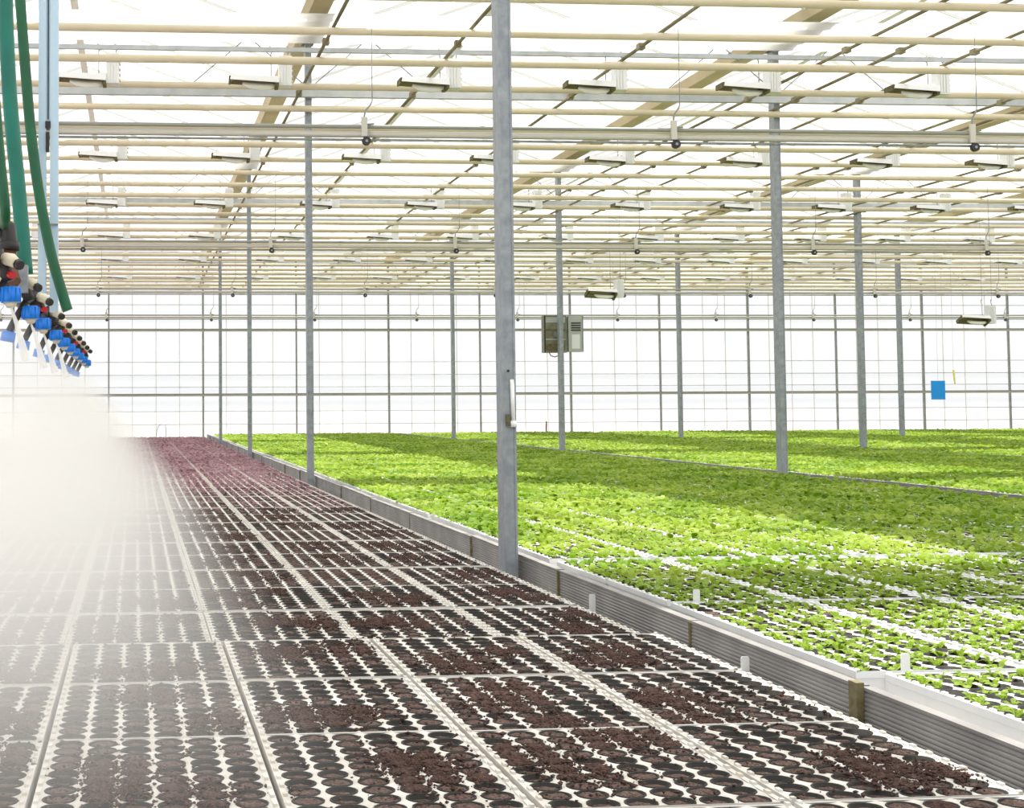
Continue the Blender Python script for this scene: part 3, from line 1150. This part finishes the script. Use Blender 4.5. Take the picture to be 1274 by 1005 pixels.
hose('water_hose', [(-0.487, 5.36, ZC + 2.427), (-0.443, 5.36, ZC + 1.852), (-0.417, 5.36, ZC + 1.472), (-0.372, 5.36, ZC + 0.943), (-0.314, 5.36, ZC + 0.595), (-0.255, 5.36, ZC + 0.380), (-0.244, 5.36, ZC + 0.346)],
     .0195, 'hose_g', 'dark green hose curving down to the boom in front of the blue upright')
hose('water_hose', [(-.41, 4.5, ZC + 2.2), (-.405, 4.5, ZC + 1.6), (-.394, 4.5, ZC + 1.234), (-.38, 4.5, ZC + .939), (-.350, 4.5, ZC + .621), (-.331, 4.5, ZC + .40)],
     .023, 'hose_t', 'thick teal hose hanging straight down to the boom bracket')
hose('water_hose', [(-.40, 4.0, ZC + 1.1), (-.368, 4.0, ZC + .725), (-.349, 4.0, ZC + .53), (-.36, 4.1, ZC + .50)],
     .014, 'hose_g', 'thin dark green hose at the black feed elbow')

# ------------------------------------------------------------------ fittings in the background
cb = obj('control_cabinet', None, None, (X0 + DX - .03, 18.44, ZC + .66))
tag(cb, 'olive control cabinet with dark bands fixed behind a steel column', 'cabinet')
MB().box((-.145, 0, 0), (.145, .13, .47)).build('case', 'cab', cb)
for q, (z0, z1) in enumerate(((.03, .11), (.16, .175), (.27, .30), (.38, .45))):
    MB().box((-.125, -.006, z0), (.125, -.0005, z1)).build('door_panel', 'rust' if q % 2 == 0 else 'cabg', cb)
MB().box((-.147, -.008, 0), (-.13, .0, .47)).build('edge_strip', 'black', cb)
MB().tube([(-.07, .05, .0), (-.05, .04, -.04), (.0, .03, -.055), (.05, .03, -.03), (.06, .03, 0)], .006, 8).build('cable', 'black', cb)
MB().box((-.03, -.06, .2), (.03, .0, .26)).build('column_clamp', 'galv_dark', cb)
cg = obj('vent_box', None, None, (X0 + DX + .235, 18.44, ZC + .67))
tag(cg, 'pale grey box with dark slatted vents beside the olive cabinet', 'vent box')
MB().box((-.095, 0, 0), (.095, .12, .455)).build('case', 'cabg', cg)
for q in range(4):
    MB().box((-.062, -.005, .265 + q * .03), (.062, -.0005, .283 + q * .03)).build('vent_slat', 'black', cg)
MB().box((-.055, -.004, .04), (.05, -.0005, .22)).build('door_panel', 'lamp', cg)
MB().box((.082, -.006, 0), (.095, 0, .455)).build('edge_strip', 'galv_dark', cg)
MB().box((-.118, .05, .25), (-.0955, .09, .29)).build('mount_arm', 'galv_dark', cg)

tr = obj('sticky_trap', None, None, (10.82, 19.306, ZC + .045))
tag(tr, 'bright blue sticky insect trap hanging over the green seedlings', 'trap')
MB().box((-.10, -.0015, 0), (.10, .0015, .255)).build('sheet', 'trapb', tr)
MB().tube([(0, 0, .255), (0, 0, PIPE_Z - ZC - .045 - .026)], .0012, 5).build('hanging_wire', 'wire', tr)
tr = obj('sticky_strip', None, None, (11.05, 19.306, ZC + .252))
tag(tr, 'narrow pale yellow sticky strip hanging beside the blue trap', 'trap')
MB().add([(-.0, -.001, 0), (.022, -.001, 0), (.008, -.001, .19), (-.022, -.001, .195), (-.0, .001, 0), (.022, .001, 0), (.008, .001, .19), (-.022, .001, .195)],
         [(0, 1, 2, 3), (7, 6, 5, 4), (0, 4, 5, 1), (1, 5, 6, 2), (2, 6, 7, 3), (3, 7, 4, 0)]).build('strip', 'trapy', tr)
MB().tube([(-.008, 0, .19), (-.008, 0, PIPE_Z - ZC - .255 - .026)], .0012, 5).build('hanging_wire', 'wire', tr)

tag(MB().prism([(-.014, 0), (.014, 0), (.024, .30), (-.002, .31)], 'y', -.006, .006).build('wooden_stake', 'brown', None, (8.47, 30.3, BED_Z)),
    'small brown stake sticking up at the far end of the green bed below the cabinets', 'stake')
tag(MB().tube([(.0, 0, -.02), (.02, 0, .16), (.05, 0, .24), (.10, 0, .27), (.18, 0, .265), (.20, 0, .2), (.20, 0, -.02)], .006, 7).build('wire_hoop', 'wire', None, (.40, 30.3, TH)),
    'thin bent wire hoop standing over the purple seedlings', 'hoop')

# ------------------------------------------------------------------ spray: jets and mist
jet_m, nt, b = new_mat('water_spray')
nt.nodes.remove(b)
a_ = nt.nodes.new('ShaderNodeBsdfTransparent')
d_ = nt.nodes.new('ShaderNodeBsdfDiffuse')
d_.inputs[0].default_value = (.95, .95, .95, 1)
t_ = nt.nodes.new('ShaderNodeBsdfTranslucent')
t_.inputs[0].default_value = (.95, .95, .95, 1)
m1, m2 = nt.nodes.new('ShaderNodeMixShader'), nt.nodes.new('ShaderNodeMixShader')
m1.inputs[0].default_value = .5
m2.inputs[0].default_value = .6
nt.links.new(d_.outputs[0], m1.inputs[1])
nt.links.new(t_.outputs[0], m1.inputs[2])
nt.links.new(a_.outputs[0], m2.inputs[1])
nt.links.new(m1.outputs[0], m2.inputs[2])
nt.links.new(m2.outputs[0], nt.nodes['Material Output'].inputs['Surface'])
MT['jet'] = jet_m
for y in ny[1:5]:
    x, z = BX + .015, BZ - .118
    tag(MB().tube([(x, y - .008, z), (x + .015, y - .02, z - .04), (x + .04, y - .05, z - .13)], [.003, .006, .012], 10, cap=False)
        .build('water_jet', 'jet'), 'white jet of water leaving a blue nozzle cap', 'water jet', 'water jets under the boom')

mist_m = bpy.data.materials.new('spray_mist')
mist_m.use_nodes = True
nt = mist_m.node_tree
nt.nodes.remove(nt.nodes['Principled BSDF'])
out = nt.nodes['Material Output']
vs_ = nt.nodes.new('ShaderNodeVolumeScatter')
vs_.inputs['Color'].default_value = (.83, .84, .85, 1)
vs_.inputs['Anisotropy'].default_value = .2
tc = nt.nodes.new('ShaderNodeTexCoord')
sx = nt.nodes.new('ShaderNodeSeparateXYZ')
nt.links.new(tc.outputs['Object'], sx.inputs[0])


def mth(op, a, b_=None, clamp=False):
    n = nt.nodes.new('ShaderNodeMath')
    n.operation = op
    n.use_clamp = clamp
    for i, q in enumerate((a, b_)):
        if q is None:
            continue
        if isinstance(q, (int, float)):
            n.inputs[i].default_value = q
        else:
            nt.links.new(q, n.inputs[i])
    return n.outputs[0]


# object space: origin on the tray plane under the boom, z up to the nozzles (0.88)
MISTH = .88
fall = mth('SUBTRACT', MISTH, sx.outputs['Z'])                       # how far the droplets have fallen
hw = mth('ADD', mth('MULTIPLY', fall, .90), .03)                     # half width of the fan at that height
e = mth('DIVIDE', sx.outputs['X'], hw)
e2 = mth('SUBTRACT', 1.0, mth('MULTIPLY', e, e), True)
e3 = mth('MULTIPLY', e2, e2)
near = mth('MULTIPLY', mth('ADD', sx.outputs['Y'], .15), 1.0, True)  # thins out at both ends of the boom
farf = mth('SUBTRACT', 8.6, sx.outputs['Y'], True)
topf = mth('MULTIPLY', mth('SUBTRACT', fall, .06), 4.0, True)            # the jets open into mist below the caps
body = mth('MULTIPLY', mth('MULTIPLY', mth('MULTIPLY', e3, topf), near), farf)
nz = nt.nodes.new('ShaderNodeTexNoise')
nz.inputs['Scale'].default_value = 2.2
nz.inputs['Detail'].default_value = 2
nt.links.new(tc.outputs['Object'], nz.inputs['Vector'])
var = mth('ADD', mth('MULTIPLY', nz.outputs['Fac'], .8), .6)
dens = mth('MULTIPLY', mth('MULTIPLY', body, var), .85)
nt.links.new(dens, vs_.inputs['Density'])
nt.links.new(vs_.outputs[0], out.inputs['Volume'])
MT['mist'] = mist_m
mb = MB()
mb.prism([(-.04, MISTH), (.04, MISTH), (.83, .015), (.83, .002), (-.83, .002), (-.83, .015)], 'y', 0, 8.6)
mist = mb.build('spray_mist', 'mist', None, (-.31, 1.7, TH + .012))
tag(mist, 'white water mist drifting from the boom nozzles over the soil trays', 'mist', kind='stuff')
